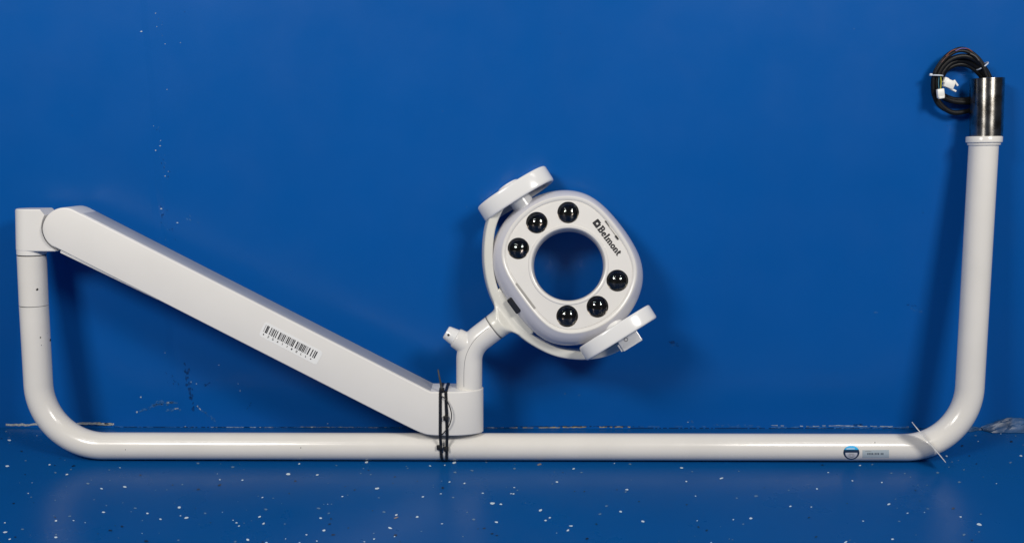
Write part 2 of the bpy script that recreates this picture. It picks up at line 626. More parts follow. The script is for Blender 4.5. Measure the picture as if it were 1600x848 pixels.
# specks and scuffs on the wall, plus painted bump shading along the joint
for a in ((221, 49.5, 5, 2.6), (243, 21, 3, 2), (245, 42, 2.2, 1.6), (250, 228, 4, 2.4), (251, 220, 2, 2), (243, 235, 3, 2.5),
          (258, 69, 2, 1.5), (282, 67, 2, 1.5), (220, 620, 4, 3.4), (258, 551, 2, 1.6), (298.5, 596.5, 2, 3.5), (307, 599, 2, 2.6),
          (342, 570, 2.4, 2.4), (375, 610, 2, 3), (372, 599, 1.6, 2.4), (240, 197, 1.5, 1.5), (261, 140, 2, 2), (258, 275, 2, 3),
          (263, 268, 2, 2), (214, 643.5, 4, 3.5), (277, 348, 4, 2), (252, 326, 5, 3), (512, 661.5, 3, 1.6), (1075, 659, 3, 2)):
    mark('w', *a)
for a in ((264, 628.5, 13, 3.2, 0.08), (275, 637.8, 11, 2.8, -0.08), (311, 637, 11, 1.6, 0.75), (289, 668, 9, 8.5, 0), (237, 669, 7, 2.5, -0.4)):
    mark('w', *a, 11, 0.6)
def smear(k, x0, y0, x1, y1, n, size, spread, flat=0.5):
    for _ in range(n):
        t = random.random()
        g1 = random.gauss(0, spread)
        w = size * random.uniform(0.35, 1.2)
        mark(k, x0 + (x1 - x0) * t + random.gauss(0, spread), y0 + (y1 - y0) * t + g1, w, w * random.uniform(0.25, 0.75) * flat * 2, math.atan2(y1 - y0, x1 - x0) + random.uniform(-0.4, 0.4), 7, 0.55)


smear('f', 216, 643, 248, 630, 22, 7, 1.4)
smear('f', 248, 629, 276, 628, 16, 9, 1.8)
smear('f', 262, 640, 284, 637, 10, 7, 1.5)
smear('f', 305, 632, 336, 656, 16, 5, 1.0)
smear('w', 306, 632, 316, 642, 5, 3, 0.5)
smear('f', 240, 670, 330, 669, 26, 8, 1.2)
smear('f', 280, 668, 298, 668, 9, 8, 1.6)
smear('f', 1363, 488, 1372, 488, 3, 5, 0.4)
smear('f', 1422, 482, 1440, 487, 6, 6, 0.8)
smear('f', 1075, 656, 1084, 660, 5, 5, 0.8)
smear('f', 860, 610, 905, 618, 7, 6, 1.6, 0.3)
smear('f', 1090, 664, 1180, 663, 12, 6, 0.8, 0.3)
smear('f', 294, 340, 310, 350, 5, 6, 1.4)
smear('f', 246, 20, 262, 90, 7, 2.4, 2)
smear('f', 244, 190, 262, 300, 16, 2.6, 3)  # light and dark flecks paint in the shading of bumps on the joint
smear('d', 244, 190, 262, 300, 10, 3, 3)
smear('f', 250, 330, 262, 392, 8, 3, 4)
smear('d', 252, 320, 276, 392, 14, 4, 4)
smear('d', 288, 566, 292, 602, 16, 7, 0.8, 0.35)
smear('d', 292, 572, 302, 640, 22, 9, 1.6, 0.5)
smear('d', 258, 578, 278, 600, 10, 6, 2.0, 0.4)
smear('d', 318, 604, 332, 597, 6, 6, 1.0, 0.4)
smear('d', 385, 640, 392, 630, 4, 5, 0.6, 0.4)
smear('d', 1045, 535, 1061, 538, 8, 6, 1.6, 0.4)
smear('f', 1043, 538, 1062, 541, 4, 5, 0.8, 0.3)
smear('d', 1418, 477, 1432, 478, 4, 6, 0.6, 0.3)
smear('d', 1334, 664, 1346, 664, 8, 7, 1.2)
for _ in range(26):
    mark(random.choice('ffd'), random.uniform(-80, 1680), random.uniform(-60, 640), random.uniform(1.5, 4), random.uniform(1, 2), random.uniform(-1, 1), 6)
ragged('k', [(178, 666.4), (330, 670.4), (600, 670.8), (757, 670.4)], 0.9, 3, 0.22, lo=0.2)
ragged('k', [(985, 668.6), (1420, 668.8), (1500, 669)], 0.9, 3, 0.22, lo=0.2)
# torn paint and bare edge along the foot of the wall
ragged('p', [(9, 663.6), (40, 663.2), (64, 662.6)], 3.2, lo=0.75)
ragged('p', [(118, 661.8), (150, 661.4), (166, 661.8), (178, 662.6)], 3.6, lo=0.75)
ragged('y', [(150, 660.6), (176, 661.6)], 2.6, 4, 0.3)
ragged('k', [(120, 664.4), (175, 664.2)], 1.2)
ragged('f', [(180, 665.5), (300, 669)], 2.0, 6, 0.3)
ragged('w', [(330, 671.2), (400, 670)], 1.8)
ragged('p', [(400, 670), (440, 669), (480, 667.6), (560, 668), (600, 669.5)], 2.6, 4, 0.10)
ragged('f', [(400, 672), (660, 672)], 2.4, 5, 0.2)
ragged('p', [(600, 669), (660, 670)], 1.6, 4, 0.45)
ragged('p', [(757, 668.4), (800, 668)], 2.2, 4, 0.15)
ragged('k', [(757, 670.8), (800, 670.4)], 1.5)
ragged('y', [(800, 668), (850, 667.6), (900, 667), (985, 666.6)], 1.9, 4, 0.2)
ragged('k', [(800, 666.2), (900, 665.4), (1000, 666)], 1.0, 3, 0.2, lo=0.2)
ragged('f', [(1000, 666), (1200, 666)], 1.4, 6, 0.45)
ragged('w', [(1205, 664), (1260, 665.6), (1310, 664.4), (1420, 666.6)], 1.5, 5, 0.35)
ragged('f', [(1205, 667), (1420, 668)], 3.5, 6, 0.2)
ragged('k', [(1500, 669), (1604, 669.4)], 1.5, 6)
wall = wl.build('wall', [WALL_M] + [SCUFF[k] for k in WK[1:]], smooth=False)
tag(wall, 'blue painted wall with scuffs and torn paint along its foot', kind='structure')

# crumpled film at the right end of the wall foot
def crumple(px0, px1, top, n=26, m=9, seed=3):
    rnd = random.Random(seed)
    v, f = [], []
    for i in range(n + 1):
        s = i / n
        x = px0 + (px1 - px0) * s
        h = top(s)
        for j in range(m + 1):
            t = j / m
            base = on_wall(x, 668.5, 0)
            z = 0.001 + h * (1 - (1 - t) ** 1.5)
            yy = -0.0015 - 0.016 * (1 - t) * min(1, h / 0.012) + rnd.uniform(-0.0012, 0.0008) * (1 if 0 < j < m else 0.2)
            v.append((base.x + rnd.uniform(-0.002, 0.002), min(-0.0008, yy), max(0.0008, z + rnd.uniform(-0.001, 0.001) * (j > 0))))
    for i in range(n):
        for j in range(m):
            a = i * (m + 1) + j
            f.append([a, a + 1, a + m + 2])
            f.append([a, a + m + 2, a + m + 1])
    return v, f


FILM = paint('dusty_film', (0.03, 0.085, 0.20), 0.42, 0.5, 0.45, 40, 0.2, 120)
film = MB()
film.add(crumple(1532, 1680, lambda s: 0.004 + 0.022 * min(1, s * 3.4) ** 0.8 * (0.9 + 0.1 * math.sin(s * 9))))
film.add(crumple(1500, 1531, lambda s: 0.006 + 0.003 * math.sin(s * 5), 8, 5, 5))
fo = film.build('plastic_film', FILM, angle=20)
tag(fo, 'crumpled blue-grey plastic film at the foot of the wall, right of the post', 'film')
mark_gold = None

# ------------------------------------------------------------------ the dental light
lamp = bpy.data.objects.new('dental_light', None)
lamp.empty_display_size = 0.1
col.objects.link(lamp)
lamp.matrix_world = ROOTM
tag(lamp, 'white ring-shaped dental light on a long bent tube, leaning on the blue wall', 'dental light')
bpy.context.view_layer.update()

# --- tube
A, B1, B2, D = L(53, 477.2), L(65.5, 697.2), L(1510, 697.2), L(1537.3, 221)
B1.z = B2.z = 0
path = [A] + fillet(A, B1, B2, 0.114, 26) + fillet(B1, B2, D, 0.112, 26) + [D]
A2 = []
for p, q in zip(path, path[1:]):         # even out long runs
    m = max(1, int((q - p).length / 0.06))
    A2 += [p.lerp(q, i / m) for i in range(m)]
path = A2 + [path[-1]]
pole = link('bent_tube', *tube(path, PIPE_R, 64), [WHITE_PAINT, DARK], lamp)
PB = bvh_of(pole)
# --- spacer tube and gaps (left post)
ax0, ax1 = L(53, 477.2), L(49.6, 398.5)
Ls = (ax1 - ax0).length
sp = MB()
sp.add(lathe(ax0, ax1, [(0.0008, PIPE_R - 0.0008), (0.0015, PIPE_R), (Ls - 0.0012, PIPE_R), (Ls - 0.0006, PIPE_R - 0.0007)], 64))
sp.add(lathe(ax0, ax1, [(-0.01, PIPE_R - 0.0012), (Ls + 0.01, PIPE_R - 0.0012)], 48), 1)
spacer = sp.build('swivel_sleeve', [WHITE_PAINT, DARK], lamp)
SB = bvh_of(spacer)
ch = MB()
for bv, x, y, w, h in ((SB, 58, 452, 4, 5), (SB, 74.5, 438, 2, 4)):
    extend(spacer, poly_decal(bv, blob(x, y, w, h, 0.4), 0.0003), 1)
for x, y, w, h in ((76, 490.5, 2.6, 5), (63, 527, 2.4, 3), (78.5, 531, 2.6, 5), (64.5, 539, 1.4, 2), (73.5, 520, 1, 1)):
    extend(pole, poly_decal(PB, blob(x, y, w, h, 0.3), 0.0003), 1)
for x, y in ((1541.5, 603), (1367, 691), (196, 702), (470, 699)):
    extend(pole, poly_decal(PB, blob(x, y, 1.6, 1.8, 0.3), 0.0003), 1)


# --- knuckle at the top of the left post: D-shaped plan, cut for the arm end
kx, kr = 49.0, 0.0252
c0 = L(49.5, 391)
topv = L(49, 325.5).z


def dplan(cx, r, right, v, ins=0.0):
    o = []
    for i in range(25):
        a = R(90 + 180 * i / 24)
        o.append(Vector((cx + (r - ins) * math.cos(a), (r - ins) * math.sin(a), v)))
    # right end, small rounded corners
    for i in range(5):
        a = R(-90 + 90 * i / 4)
        o.append(Vector((right - ins - 0.004 + 0.004 * math.cos(a), -r + ins + 0.004 + 0.004 * math.sin(a), v)))
    for i in range(5):
        a = R(90 * i / 4)
        o.append(Vector((right - ins - 0.004 + 0.004 * math.cos(a), r - ins - 0.004 + 0.004 * math.sin(a), v)))
    return o


rt = L(98, 360).x
cxt, cxb = L(48.5, 326).x, c0.x
b_ = 0.003
loops = []
for t, ins in ((0, b_), (0.25 * b_, 0.3 * b_), (b_, 0), ('m', 0), (-b_, 0), (-0.3 * b_, 0.3 * b_), (-0.0, b_)):
    pass
vb = c0.z
for v, ins in ((vb, b_ * 0.8), (vb + 0.3 * b_, 0.25 * b_), (vb + b_, 0), ((vb + topv) / 2, 0), (topv - b_, 0), (topv - 0.3 * b_, 0.28 * b_), (topv, b_)):
    s = (v - vb) / (topv - vb)
    loops.append(dplan(cxb + (cxt - cxb) * s, kr, rt, v, ins))
kb = MB()
kb.add(loft(loops))
knuckle = kb.build('knuckle', WHITE_ARM, lamp)
bm = bmesh.new()
bm.from_mesh(knuckle.data)
pa, pb = L(60, 325, kr), L(72, 339, kr)
dirv = (pb - pa)
nrm = Vector((-dirv.z, 0, dirv.x)).normalized()
if nrm.x < 0:
    nrm = -nrm
g = bmesh.ops.bisect_plane(bm, geom=bm.verts[:] + bm.edges[:] + bm.faces[:], plane_co=pa, plane_no=nrm, clear_outer=True)
bmesh.ops.holes_fill(bm, edges=[e for e in bm.edges if e.is_boundary])
bmesh.ops.recalc_face_normals(bm, faces=bm.faces)
bm.to_mesh(knuckle.data)
bm.free()
AH = 0.0345                      # half depth of the arm
ac = L(99.5, 357.3, AH)
acr = (L(99.5 - 33, 357, AH) - ac).length
cut(knuckle, lathe(ac + Vector((0, -0.08, 0)), ac + Vector((0, 0.16, 0)), [(0, acr + 0.0064), (0.2, acr + 0.0064)], 96))
md = knuckle.modifiers.new('b', 'BEVEL')
md.width = 0.0012
md.segments = 2
md.limit_method = 'ANGLE'
md.angle_limit = R(40)
knuckle.data.set_sharp_from_angle(angle=R(30))
mw = knuckle.modifiers.new('w', 'WEIGHTED_NORMAL')
mw.keep_sharp = True
apply_mods(knuckle)
nk = MB()
k0, k1 = L(49.6, 398.0), L(49.3, 389)
nk.add(lathe(k0, k1, [(0.0006, PIPE_R - 0.0006), (0.0012, PIPE_R + 0.0002), (0.012, PIPE_R + 0.0002)], 64))
nk.build('knuckle_collar', WHITE_ARM, lamp)

# --- swing arm: one loft along its length
hubtop = L(733, 605.0, 0).z
hubbot = L(700, 681.0, AH).z
pts = []
cx, cy, rr = 99.5, 357.3, 33.0
sl = 0.509
an = math.atan(sl)
# circle part: from the left extreme to the tangent points
xs = [cx - rr * math.cos(R(a)) for a in (3, 8, 14, 21, 29, 38, 47, 57, 68, 79, 90)]
tx_t, tx_b = cx + rr * math.sin(an), cx - rr * math.sin(an)
xs += [cx + rr * math.sin(R(q)) for q in (9, 18, 26)]
xs += [125, 150] + list(range(180, 640, 40)) + [640, 648, 656, 664, 668, 672, 675, 678, 682, 686, 692, 700]
EX, EA = 702.0, 53.2
xs += [EX + EA * math.sin(R(a)) for a in (0, 10, 20, 30, 40, 50, 58, 66, 72, 78, 83, 87)]


def yt(x):
    if x <= tx_t:
        return cy - math.sqrt(max(0, rr * rr - (x - cx) ** 2))
    return cy - rr / math.cos(an) + sl * (x - cx)


def yb(x):
    if x <= tx_b:
        return cy + math.sqrt(max(0, rr * rr - (x - cx) ** 2))
    return cy + (rr - 0.8) / math.cos(an) + sl * (x - cx)


loops = []
for x in xs:
    h = AH if x <= EX else AH * math.sqrt(max(0, 1 - ((x - EX) / EA) ** 2))
    h = max(h, 0.001)
    T, Bt = L(x, yt(x), AH), L(x, yb(x), AH)
    if x > 600:
        T.x = Bt.x = L(x, 645, min(h, AH)).x
    if T.z < hubtop or x > 690:
        T.z = hubtop
    k = 0.006
    dz = Bt.z - hubbot
    Bt.z = hubbot + 0.5 * (dz + math.sqrt(dz * dz + k * k)) - k * 0.02 if x < 700 else hubbot + 0.0001
    T.y = Bt.y = 0
    mid = (T + Bt) / 2
    hv = (T - Bt).length / 2
    dirz = (T - Bt).normalized()
    loops.append([mid + dirz * b + Vector((0, -a, 0)) for a, b in rrect(h, hv, 0.0026, 4)])
arm = link('swing_arm', *loft(loops), WHITE_ARM, lamp, angle=50)
AB = bvh_of(arm)
# thin cover flange under the arm, greyer strip laid along its top
fg = MB()
e0, e1 = L(92, 393.4, AH), L(246, 467.6, AH)
dv = (e1 - e0).normalized()
up_ = Vector((-dv.z, 0, dv.x))
if up_.z < 0:
    up_ = -up_
cc = (e0 + e1) / 2 + Vector((0, AH, 0))
fg.add(rbox(cc, dv, Vector((0, 1, 0)), up_, (e1 - e0).length / 2, AH - 0.0055, 0.0022, 0.0008))
fg.build('cover_flange', WHITE_ARM, arm)
ts = MB()
t0, t1 = L(126, yt(126), AH), L(672, yt(672), AH)
dv = (t1 - t0).normalized()
up_ = Vector((-dv.z, 0, dv.x))
if up_.z < 0:
    up_ = -up_
cc = (t0 + t1) / 2 + Vector((0, AH, 0)) + up_ * -0.0005
ts.add(rbox(cc, dv, Vector((0, 1, 0)), up_, (t1 - t0).length / 2, AH - 0.004, 0.0011, 0.0006))
ts.build('top_strip', TOP_GREY, arm)

# barcode sticker
st = MB()
TL, TR, BR, BL = (414.4, 501.4), (505.3, 549.4), (494.3, 570.2), (404.0, 523.5)


def bil(s, t):
    return tuple((1 - t) * ((1 - s) * TL[i] + s * TR[i]) + t * ((1 - s) * BL[i] + s * BR[i]) for i in (0, 1))


rc_u, rc_v = 0.045, 0.19
out = []
for (cu, cv, a0) in ((1 - rc_u, rc_v, -90), (1 - rc_u, 1 - rc_v, 0), (rc_u, 1 - rc_v, 90), (rc_u, rc_v, 180)):
    for i in range(6):
        a = R(a0 + 90 * i / 5)
        out.append(bil(cu + rc_u * math.cos(a), cv + rc_v * math.sin(a)))
st.add(poly_decal(AB, out, 0.00025), 0)
for X, W, faint in [(283, 5, 1), (302, 11, 0), (318, 9, 0), (350, 8, 0), (369, 6, 1), (381, 9, 0), (402, 9, 0), (424, 8, 0), (455, 11, 0), (472, 6, 1), (483, 6, 1),
                    (497, 9, 0), (515, 9, 0), (536, 6, 1), (553, 10, 0), (572, 9, 0), (590, 7, 1), (602, 5, 1), (614, 9, 0), (630, 9, 0), (662, 11, 0), (682, 6, 1),
                    (692, 6, 1), (708, 10, 0), (724, 9, 0), (742, 9, 0), (758, 9, 0), (776, 6, 1), (788, 6, 1), (808, 11, 0), (845, 9, 0), (874, 8, 0), (892, 11, 0)]:
    s = (X - 265) / 700 + 0.012
    w = W / 700 * 1.2
    st.add(decal(AB, [bil(s, 0.17), bil(s + w, 0.17), bil(s + w, 0.66), bil(s, 0.66)], 0.0005), 2 if faint else 1)
# the small row of characters under the bars
FONT5 = {'*': [(0, 1, 2, 3), (0, 3, 2, 1), (1, 0.6, 1, 3.4)], '2': [(0, 4, 2, 4), (2, 4, 2, 2), (2, 2, 0, 0), (0, 0, 2, 0)],
         'S': [(2, 4, 0, 4), (0, 4, 0, 2), (0, 2, 2, 2), (2, 2, 2, 0), (2, 0, 0, 0)], 'A': [(0, 0, 1, 4), (1, 4, 2, 0), (0.5, 1.5, 1.5, 1.5)],
         '1': [(1, 0, 1, 4), (1, 4, 0, 3)], 'B': [(0, 0, 0, 4), (0, 4, 2, 3), (2, 3, 0, 2), (0, 2, 2, 1), (2, 1, 0, 0)],
         '0': [(0, 0, 0, 4), (0, 4, 2, 4), (2, 4, 2, 0), (2, 0, 0, 0)], '6': [(2, 4, 0, 3), (0, 3, 0, 0), (0, 0, 2, 0), (2, 0, 2, 2), (2, 2, 0, 2)],
         'L': [(0, 4, 0, 0), (0, 0, 2, 0)]}
for i, c in enumerate('*2SA11B0LL*'):
    s0 = 0.055 + i * 0.0815
    for x0, y0, x1, y1 in FONT5[c]:
        cw, chh = 0.0085, 0.030
        p, q = (s0 + x0 * cw, 0.86 - y0 * chh), (s0 + x1 * cw, 0.86 - y1 * chh)
        dx, dy = (q[0] - p[0]), (q[1] - p[1]) * 0.25
        l = math.hypot(dx, dy) or 1
        nx, ny = -dy / l * 0.0035, dx / l * 0.0035 * 4
        st.add(decal(AB, [bil(p[0] + nx, p[1] + ny), bil(q[0] + nx, q[1] + ny), bil(q[0] - nx, q[1] - ny), bil(p[0] - nx, p[1] - ny)], 0.0005), 1)
st.build('barcode_sticker', [STICKER, INK, INK_FAINT], arm, smooth=False)

# stickers on the tube
rs = MB()
ccx, ccy, cr = 1330.2, 706.3, 12.6


def disc(x, y, r0, r1, off, mi, a0=0, a1=360, clip=None, n=36, ry=1.0):
    for i in range(n):
        p, q = R(a0 + (a1 - a0) * i / n), R(a0 + (a1 - a0) * (i + 1) / n)
        for k in range(3):
            ra, rb = r0 + (r1 - r0) * k / 3, r0 + (r1 - r0) * (k + 1) / 3
            quad = [(x + ra * math.cos(p), y + ry * ra * math.sin(p)), (x + rb * math.cos(p), y + ry * rb * math.sin(p)),
                    (x + rb * math.cos(q), y + ry * rb * math.sin(q)), (x + ra * math.cos(q), y + ry * ra * math.sin(q))]
            rs.add(decal(PB, quad, off), mi)


disc(ccx, ccy, 0.01, cr, 0.00025, 1, ry=0.86)
disc(ccx, ccy + 1.2, 0.01, cr - 3.2, 0.0005, 4, ry=0.86)
for j in range(8):        # blue cap over the top of the disc
    y0, y1 = ccy - cr * 0.86 + 0.1 + j * 0.82, ccy - cr * 0.86 + 0.1 + (j + 1) * 0.82
    f0 = cr * math.sqrt(max(0, 1 - ((y0 - ccy) / (cr * 0.86)) ** 2)) * 0.98
    f1 = cr * math.sqrt(max(0, 1 - ((y1 - ccy) / (cr * 0.86)) ** 2)) * 0.98
    rs.add(decal(PB, [(ccx - f0, y0), (ccx + f0, y0), (ccx + f1, y1), (ccx - f1, y1)], 0.0007, 4, 1), 2)
for j in range(3):
    rs.add(decal(PB, [(ccx - 11.5, 702 + j * 1.4), (ccx + 11.5, 702 + j * 1.4), (ccx + 11.8, 703.4 + j * 1.4), (ccx - 11.8, 703.4 + j * 1.4)], 0.0009, 4, 1), 1)
for x0, x1, y in ((-6, 5, 700.4), (-8, -2, 700.6), (-4, 4, 708), (-5, -1, 710.6), (1, 5, 710.6), (-3, 3, 712.8)):
    rs.add(decal(PB, [(ccx + x0, y - 0.4), (ccx + x1, y - 0.4), (ccx + x1, y + 0.4), (ccx + x0, y + 0.4)], 0.0011), 0 if y < 702 else 3)
rs.build('round_sticker', [STICKER, NAVY_PRINT, CYAN, INK_FAINT, paint('pale_print', (0.52, 0.53, 0.58), 0.4)], pole, smooth=False)
ns = MB()
ns.add(decal(PB, [(1347.5, 702.6), (1389, 702.2), (1389, 714.4), (1347.5, 714.6)], 0.00025, 4, 6), 0)
ns.add(decal(PB, [(1352, 703.8), (1361, 703.8), (1361, 704.6), (1352, 704.6)], 0.0005), 2)
x = 1355.0
for w, up in ((2, 1), (2.2, 1), (1.8, 1), (2.4, 1), (1.6, 0), (2.2, 1), (2, 1), (2.4, 1), (1.2, 0), (2.2, 1), (2.2, 1)):
    if w != 1.2:
        ns.add(decal(PB, [(x, 706.8 + (1 - up) * 0.6), (x + w * 0.8, 706.8), (x + w * 0.8, 709.6), (x, 709.6)], 0.0005), 1 if up else 2)
    x += w + 0.35
ns.build('serial_sticker', [STICKER_GREY, paint('grey_print', (0.12, 0.15, 0.18), 0.5), INK_FAINT], pole, smooth=False)

# --- collar and steel coupling on the right post
q0, q1 = L(1538.2, 226.5), L(1541, 120)
cl = MB()
cl.add(lathe(L(1537.2, 228), L(1539.2, 180), [(0, PIPE_R), (0.0015, 0.0268), (0.0055, 0.0272), (0.0056, 0.0288), (0.0065, 0.0296), (0.0150, 0.0298), (0.0163, 0.029), (0.0166, 0.026)], 64))
cl.build('collar', WHITE_PAINT, lamp)
s0, s1 = L(1541, 213.0), L(1542.6, 122.6)
ln = (s1 - s0).length
sc = MB()
sc.add(lathe(s0, s1, [(-0.003, 0.0264), (0.0, 0.0266), (0.004, 0.0267), (ln - 0.002, 0.0281), (ln - 0.0006, 0.0279), (ln, 0.0272), (ln, 0.0242), (ln - 0.03, 0.0240)], 64), 0)
sc.build('steel_coupling', STEEL, lamp)

# --- neck with its side stub (voxel-blended union)
s_ = S(735, 540)
n0, nc, n1 = L(733.2, 606), L(733.2, 540.5), L(771.5, 511.5)
npath = [n0] + fillet(n0, nc, n1, 44 * s_, 14) + [n1]
nlen = len(npath)
nk = MB()
nk.add(tube(npath, [20.3 * s_ + 0.6 * s_ * i / nlen for i in range(nlen)], 48))
j0, j1 = L(736, 541), L(711, 526.6)
nk.add(lathe(j0, j1, [(0, 19.5 * s_), (10 * s_, 18.0 * s_), (17 * s_, 16.8 * s_), (26.5 * s_, 16.0 * s_), (28.8 * s_, 14.6 * s_)], 48))
neck = nk.build('neck', WHITE_HEAD, lamp)
md = neck.modifiers.new('r', 'REMESH')
md.mode = 'VOXEL'
md.voxel_size = 0.0011
md2 = neck.modifiers.new('s', 'SMOOTH')
md2.factor = 0.5
md2.iterations = 14
apply_mods(neck)
for p in neck.data.polygons:
    p.use_smooth = True
NB = bvh_of(neck)
sm = MB()
seam = []
for x, y in spline([(724.8, 604, 0), (724.8, 590, 0), (725.2, 575, 0), (727, 560, 0), (731, 548, 0), (738, 535.5, 0), (747, 525, 0), (757, 516.5, 0), (763.5, 512, 0)], 5) and \
        [(p.x, p.y) for p in spline([(724.8, 604, 0), (724.8, 590, 0), (725.2, 575, 0), (727, 560, 0), (731, 548, 0), (738, 535.5, 0), (747, 525, 0), (757, 516.5, 0), (763.5, 512, 0)], 5)]:
    p, n = cast(NB, x, y)
    if p:
        seam.append(p)
sm.add(tube(seam, 0.00038, 6))
GAP = paint('seam_grey', (0.16, 0.16, 0.17), 0.6, 0.3)
sm.build('seam', GAP, neck)
gp = MB()
gp2 = MB()
gp.add(lathe(n0 + Vector((0, 0, -0.004)), n0 + Vector((0, 0, 0.01)), [(0.0032, 20.3 * s_ - 0.0008), (0.0032, 20.3 * s_ + 0.0003), (0.0039, 20.3 * s_ + 0.0003), (0.0039, 20.3 * s_ - 0.0008)], 48))
gp2.add(lathe(n1, n1 + (n1 - nc).normalized(), [(-0.0002, 19.6 * s_), (-0.0002, 20.9 * s_ + 0.0003), (0.0005, 20.9 * s_ + 0.0003), (0.0005, 19.6 * s_)], 48))
gp.build('joint_gap', DARK, neck)
gp2.build('joint_gap', GAP, neck)
kn = MB()
dj = (j1 - j0).normalized()
kp = j0 + dj * 28.5 * s_
kn.add(lathe(kp, kp + dj, [(0, 13.4 * s_), (0.8 * s_, 13.2 * s_), (14.5 * s_, 11.0 * s_), (16.2 * s_, 10.2 * s_), (17 * s_, 8.6 * s_)], 40))
knob = kn.build('friction_knob', WHITE_HANDLE, lamp)
KB = bvh_of(knob)
kh = MB()
p, n = cast(KB, 700.8, 523)
if p:
    kh.add(lathe(p - n * 0.0005, p + n, [(0, 1.9 * s_), (0.0008, 1.9 * s_)], 16))
kh.build('screw_hole', DARK, knob)

# --- yoke and its mount
SH = S(888, 414)
yw = 13.6 * SH
ypx = [(812, 296), (795, 306), (780, 325), (768.5, 352), (764, 380), (763.6, 410), (767.5, 438), (776, 465), (790, 491), (810, 514), (836, 533.5), (868, 549), (900, 554.6), (930, 553.5), (955, 546.5), (972, 537), (984, 529), (990, 523)]
yk = spline([L(x, y, 0.010) for x, y in ypx], 6)
loops = []
for p, (t, a, b) in zip(yk, frames(yk)):
    tan = Vector((t.x, 0, t.z)).normalized()
    side = Vector((tan.z, 0, -tan.x))
    wv = Vector((0, -1, 0))
    out_ = 1 if side.dot(p - L(892, 420, 0.01)) > 0 else -1
    lo_ = []
    for q, r in rrect(yw / 2, 0.0145, 0.0032, 4):
        if q * out_ > 0:
            q += out_ * 4.5 * SH * (0.0145 - r) / 0.029
        lo_.append(p + side * q + wv * (r - 0.0125))
    loops.append(lo_)
yoke = link('yoke', *loft(loops), CREAM, lamp, angle=50)
mm = MB()
m0 = n1 + (n1 - nc).normalized() * 0.0004
dm = (n1 - nc).normalized()
pm = Vector((-dm.z, 0, dm.x))
loops = []
wv = Vector((0, -1, 0))
for d, hw, hd, rcc, off in ((0.0, 20.6, 20.6, 20.6, 0), (1.0, 21.2, 21.2, 21.2, 0), (9, 21.2, 21.2, 21, 0), (15, 21.5, 20.5, 17, 0), (19, 23.5, 17, 12, 0), (22, 28, 14, 8, 0), (25, 34, 12.5, 5, -0.001), (30, 42, 12, 4, -0.002), (38, 46, 12, 4, -0.002), (46, 44, 12, 4, -0.002)):
    c = m0 + dm * d * SH + wv * off
    loops.append([c + pm * x + wv * y for x, y in rrect(hw * SH, hd * SH, rcc * SH, 7)])
mm.add(loft(loops))
mount = mm.build('yoke_mount', CREAM, lamp)
md = mount.modifiers.new('r', 'REMESH')
md.mode = 'VOXEL'
md.voxel_size = 0.0013
md2 = mount.modifiers.new('s', 'SMOOTH')
md2.factor = 0.5
md2.iterations = 8
apply_mods(mount)
for p in mount.data.polygons:
    p.use_smooth = True

# --- lamp head: everything in head pixels about the centre of its face
HC = L(888, 413.5, 0.036)
HR = Matrix.Rotation(R(-3.5), 3, 'Z') @ Matrix.Rotation(R(-10), 3, 'X')


def H(p, q, r):
    return HC + HR @ (Vector((p, -r, -q)) * SH)


def HV(p, q, r):
    return (HR @ Vector((p, -r, -q))).normalized()


def outline(ph, rc, dll, dur, k=9):
    dx, dy = math.cos(ph), math.sin(ph)
    inv = rc ** -k
    for nx, ny, d in ((-0.8, 0.6, dll), (0.8, -0.6, dur)):
        c = dx * nx + dy * ny
        if c > 0.05:
            inv += (d / c) ** -k
    return inv ** (-1 / k)


NP = 128
rings = []          # (radius function, r)
FACE = (106.3, 89.5, 97.5)
OUTR = (121.5, 108.0, 112.5)


def ring(fn, r, sh=(0, 0)):
    o = []
    for i in range(NP):
        ph = 2 * math.pi * i / NP
        a = fn(ph)
        o.append(H(a * math.cos(ph) + sh[0], a * math.sin(ph) + sh[1], r))
    return o


def fo_(d):
    return lambda ph: outline(ph, *FACE) + d


def mixo(t):
    return lambda ph: outline(ph, *FACE) * (1 - t) + outline(ph, *OUTR) * t


HOLE = 56.3
body = [ring(lambda ph: HOLE + 1.5, -46), ring(lambda ph: HOLE - 1.5, -44), ring(lambda ph: HOLE - 2.5, -30), ring(lambda ph: HOLE - 2.2, -14), ring(lambda ph: HOLE - 1.6, -7),
        ring(lambda ph: HOLE - 0.9, -3), ring(lambda ph: HOLE + 0.6, -0.6), ring(lambda ph: HOLE + 2, 0), ring(lambda ph: HOLE + 4.2, 0), ring(lambda ph: HOLE + 4.8, -0.4), ring(lambda ph: HOLE + 5.6, -1.2),
        ring(lambda ph: HOLE + 7, -1.4), ring(fo_(-12), -1.4), ring(fo_(-9), -1.5), ring(fo_(-7.6), -1.6), ring(fo_(-6.8), -2.6), ring(fo_(-6), -1.4), ring(fo_(-3.5), 0.0), ring(fo_(-1.5), 0.2), ring(fo_(0), -0.8),
        ring(mixo(0.12), -2.4), ring(mixo(0.3), -5, (-1.1, 0.8)), ring(mixo(0.55), -10, (-1.9, 1.4)), ring(mixo(0.8), -17, (-2.8, 2.0)), ring(mixo(0.94), -24, (-3.3, 2.3)), ring(mixo(1.0), -31, (-3.5, 2.5)), ring(mixo(0.97), -38, (-3.4, 2.4)), ring(mixo(0.8), -43), ring(mixo(0.4), -46)]
v, f = loft(body, cap=False, closed=True)
first = len(body) - 10
SHELL = paint('lilac_shell', (0.585, 0.58, 0.625), 0.24, 0.5, 0.015, 20)  # side and back rings greyer and more lilac than the face
head = link('lamp_head', v, f, [WHITE_HEAD, SHELL], lamp, angle=40, fmats=[1 if i // NP >= first else 0 for i in range(len(f))])
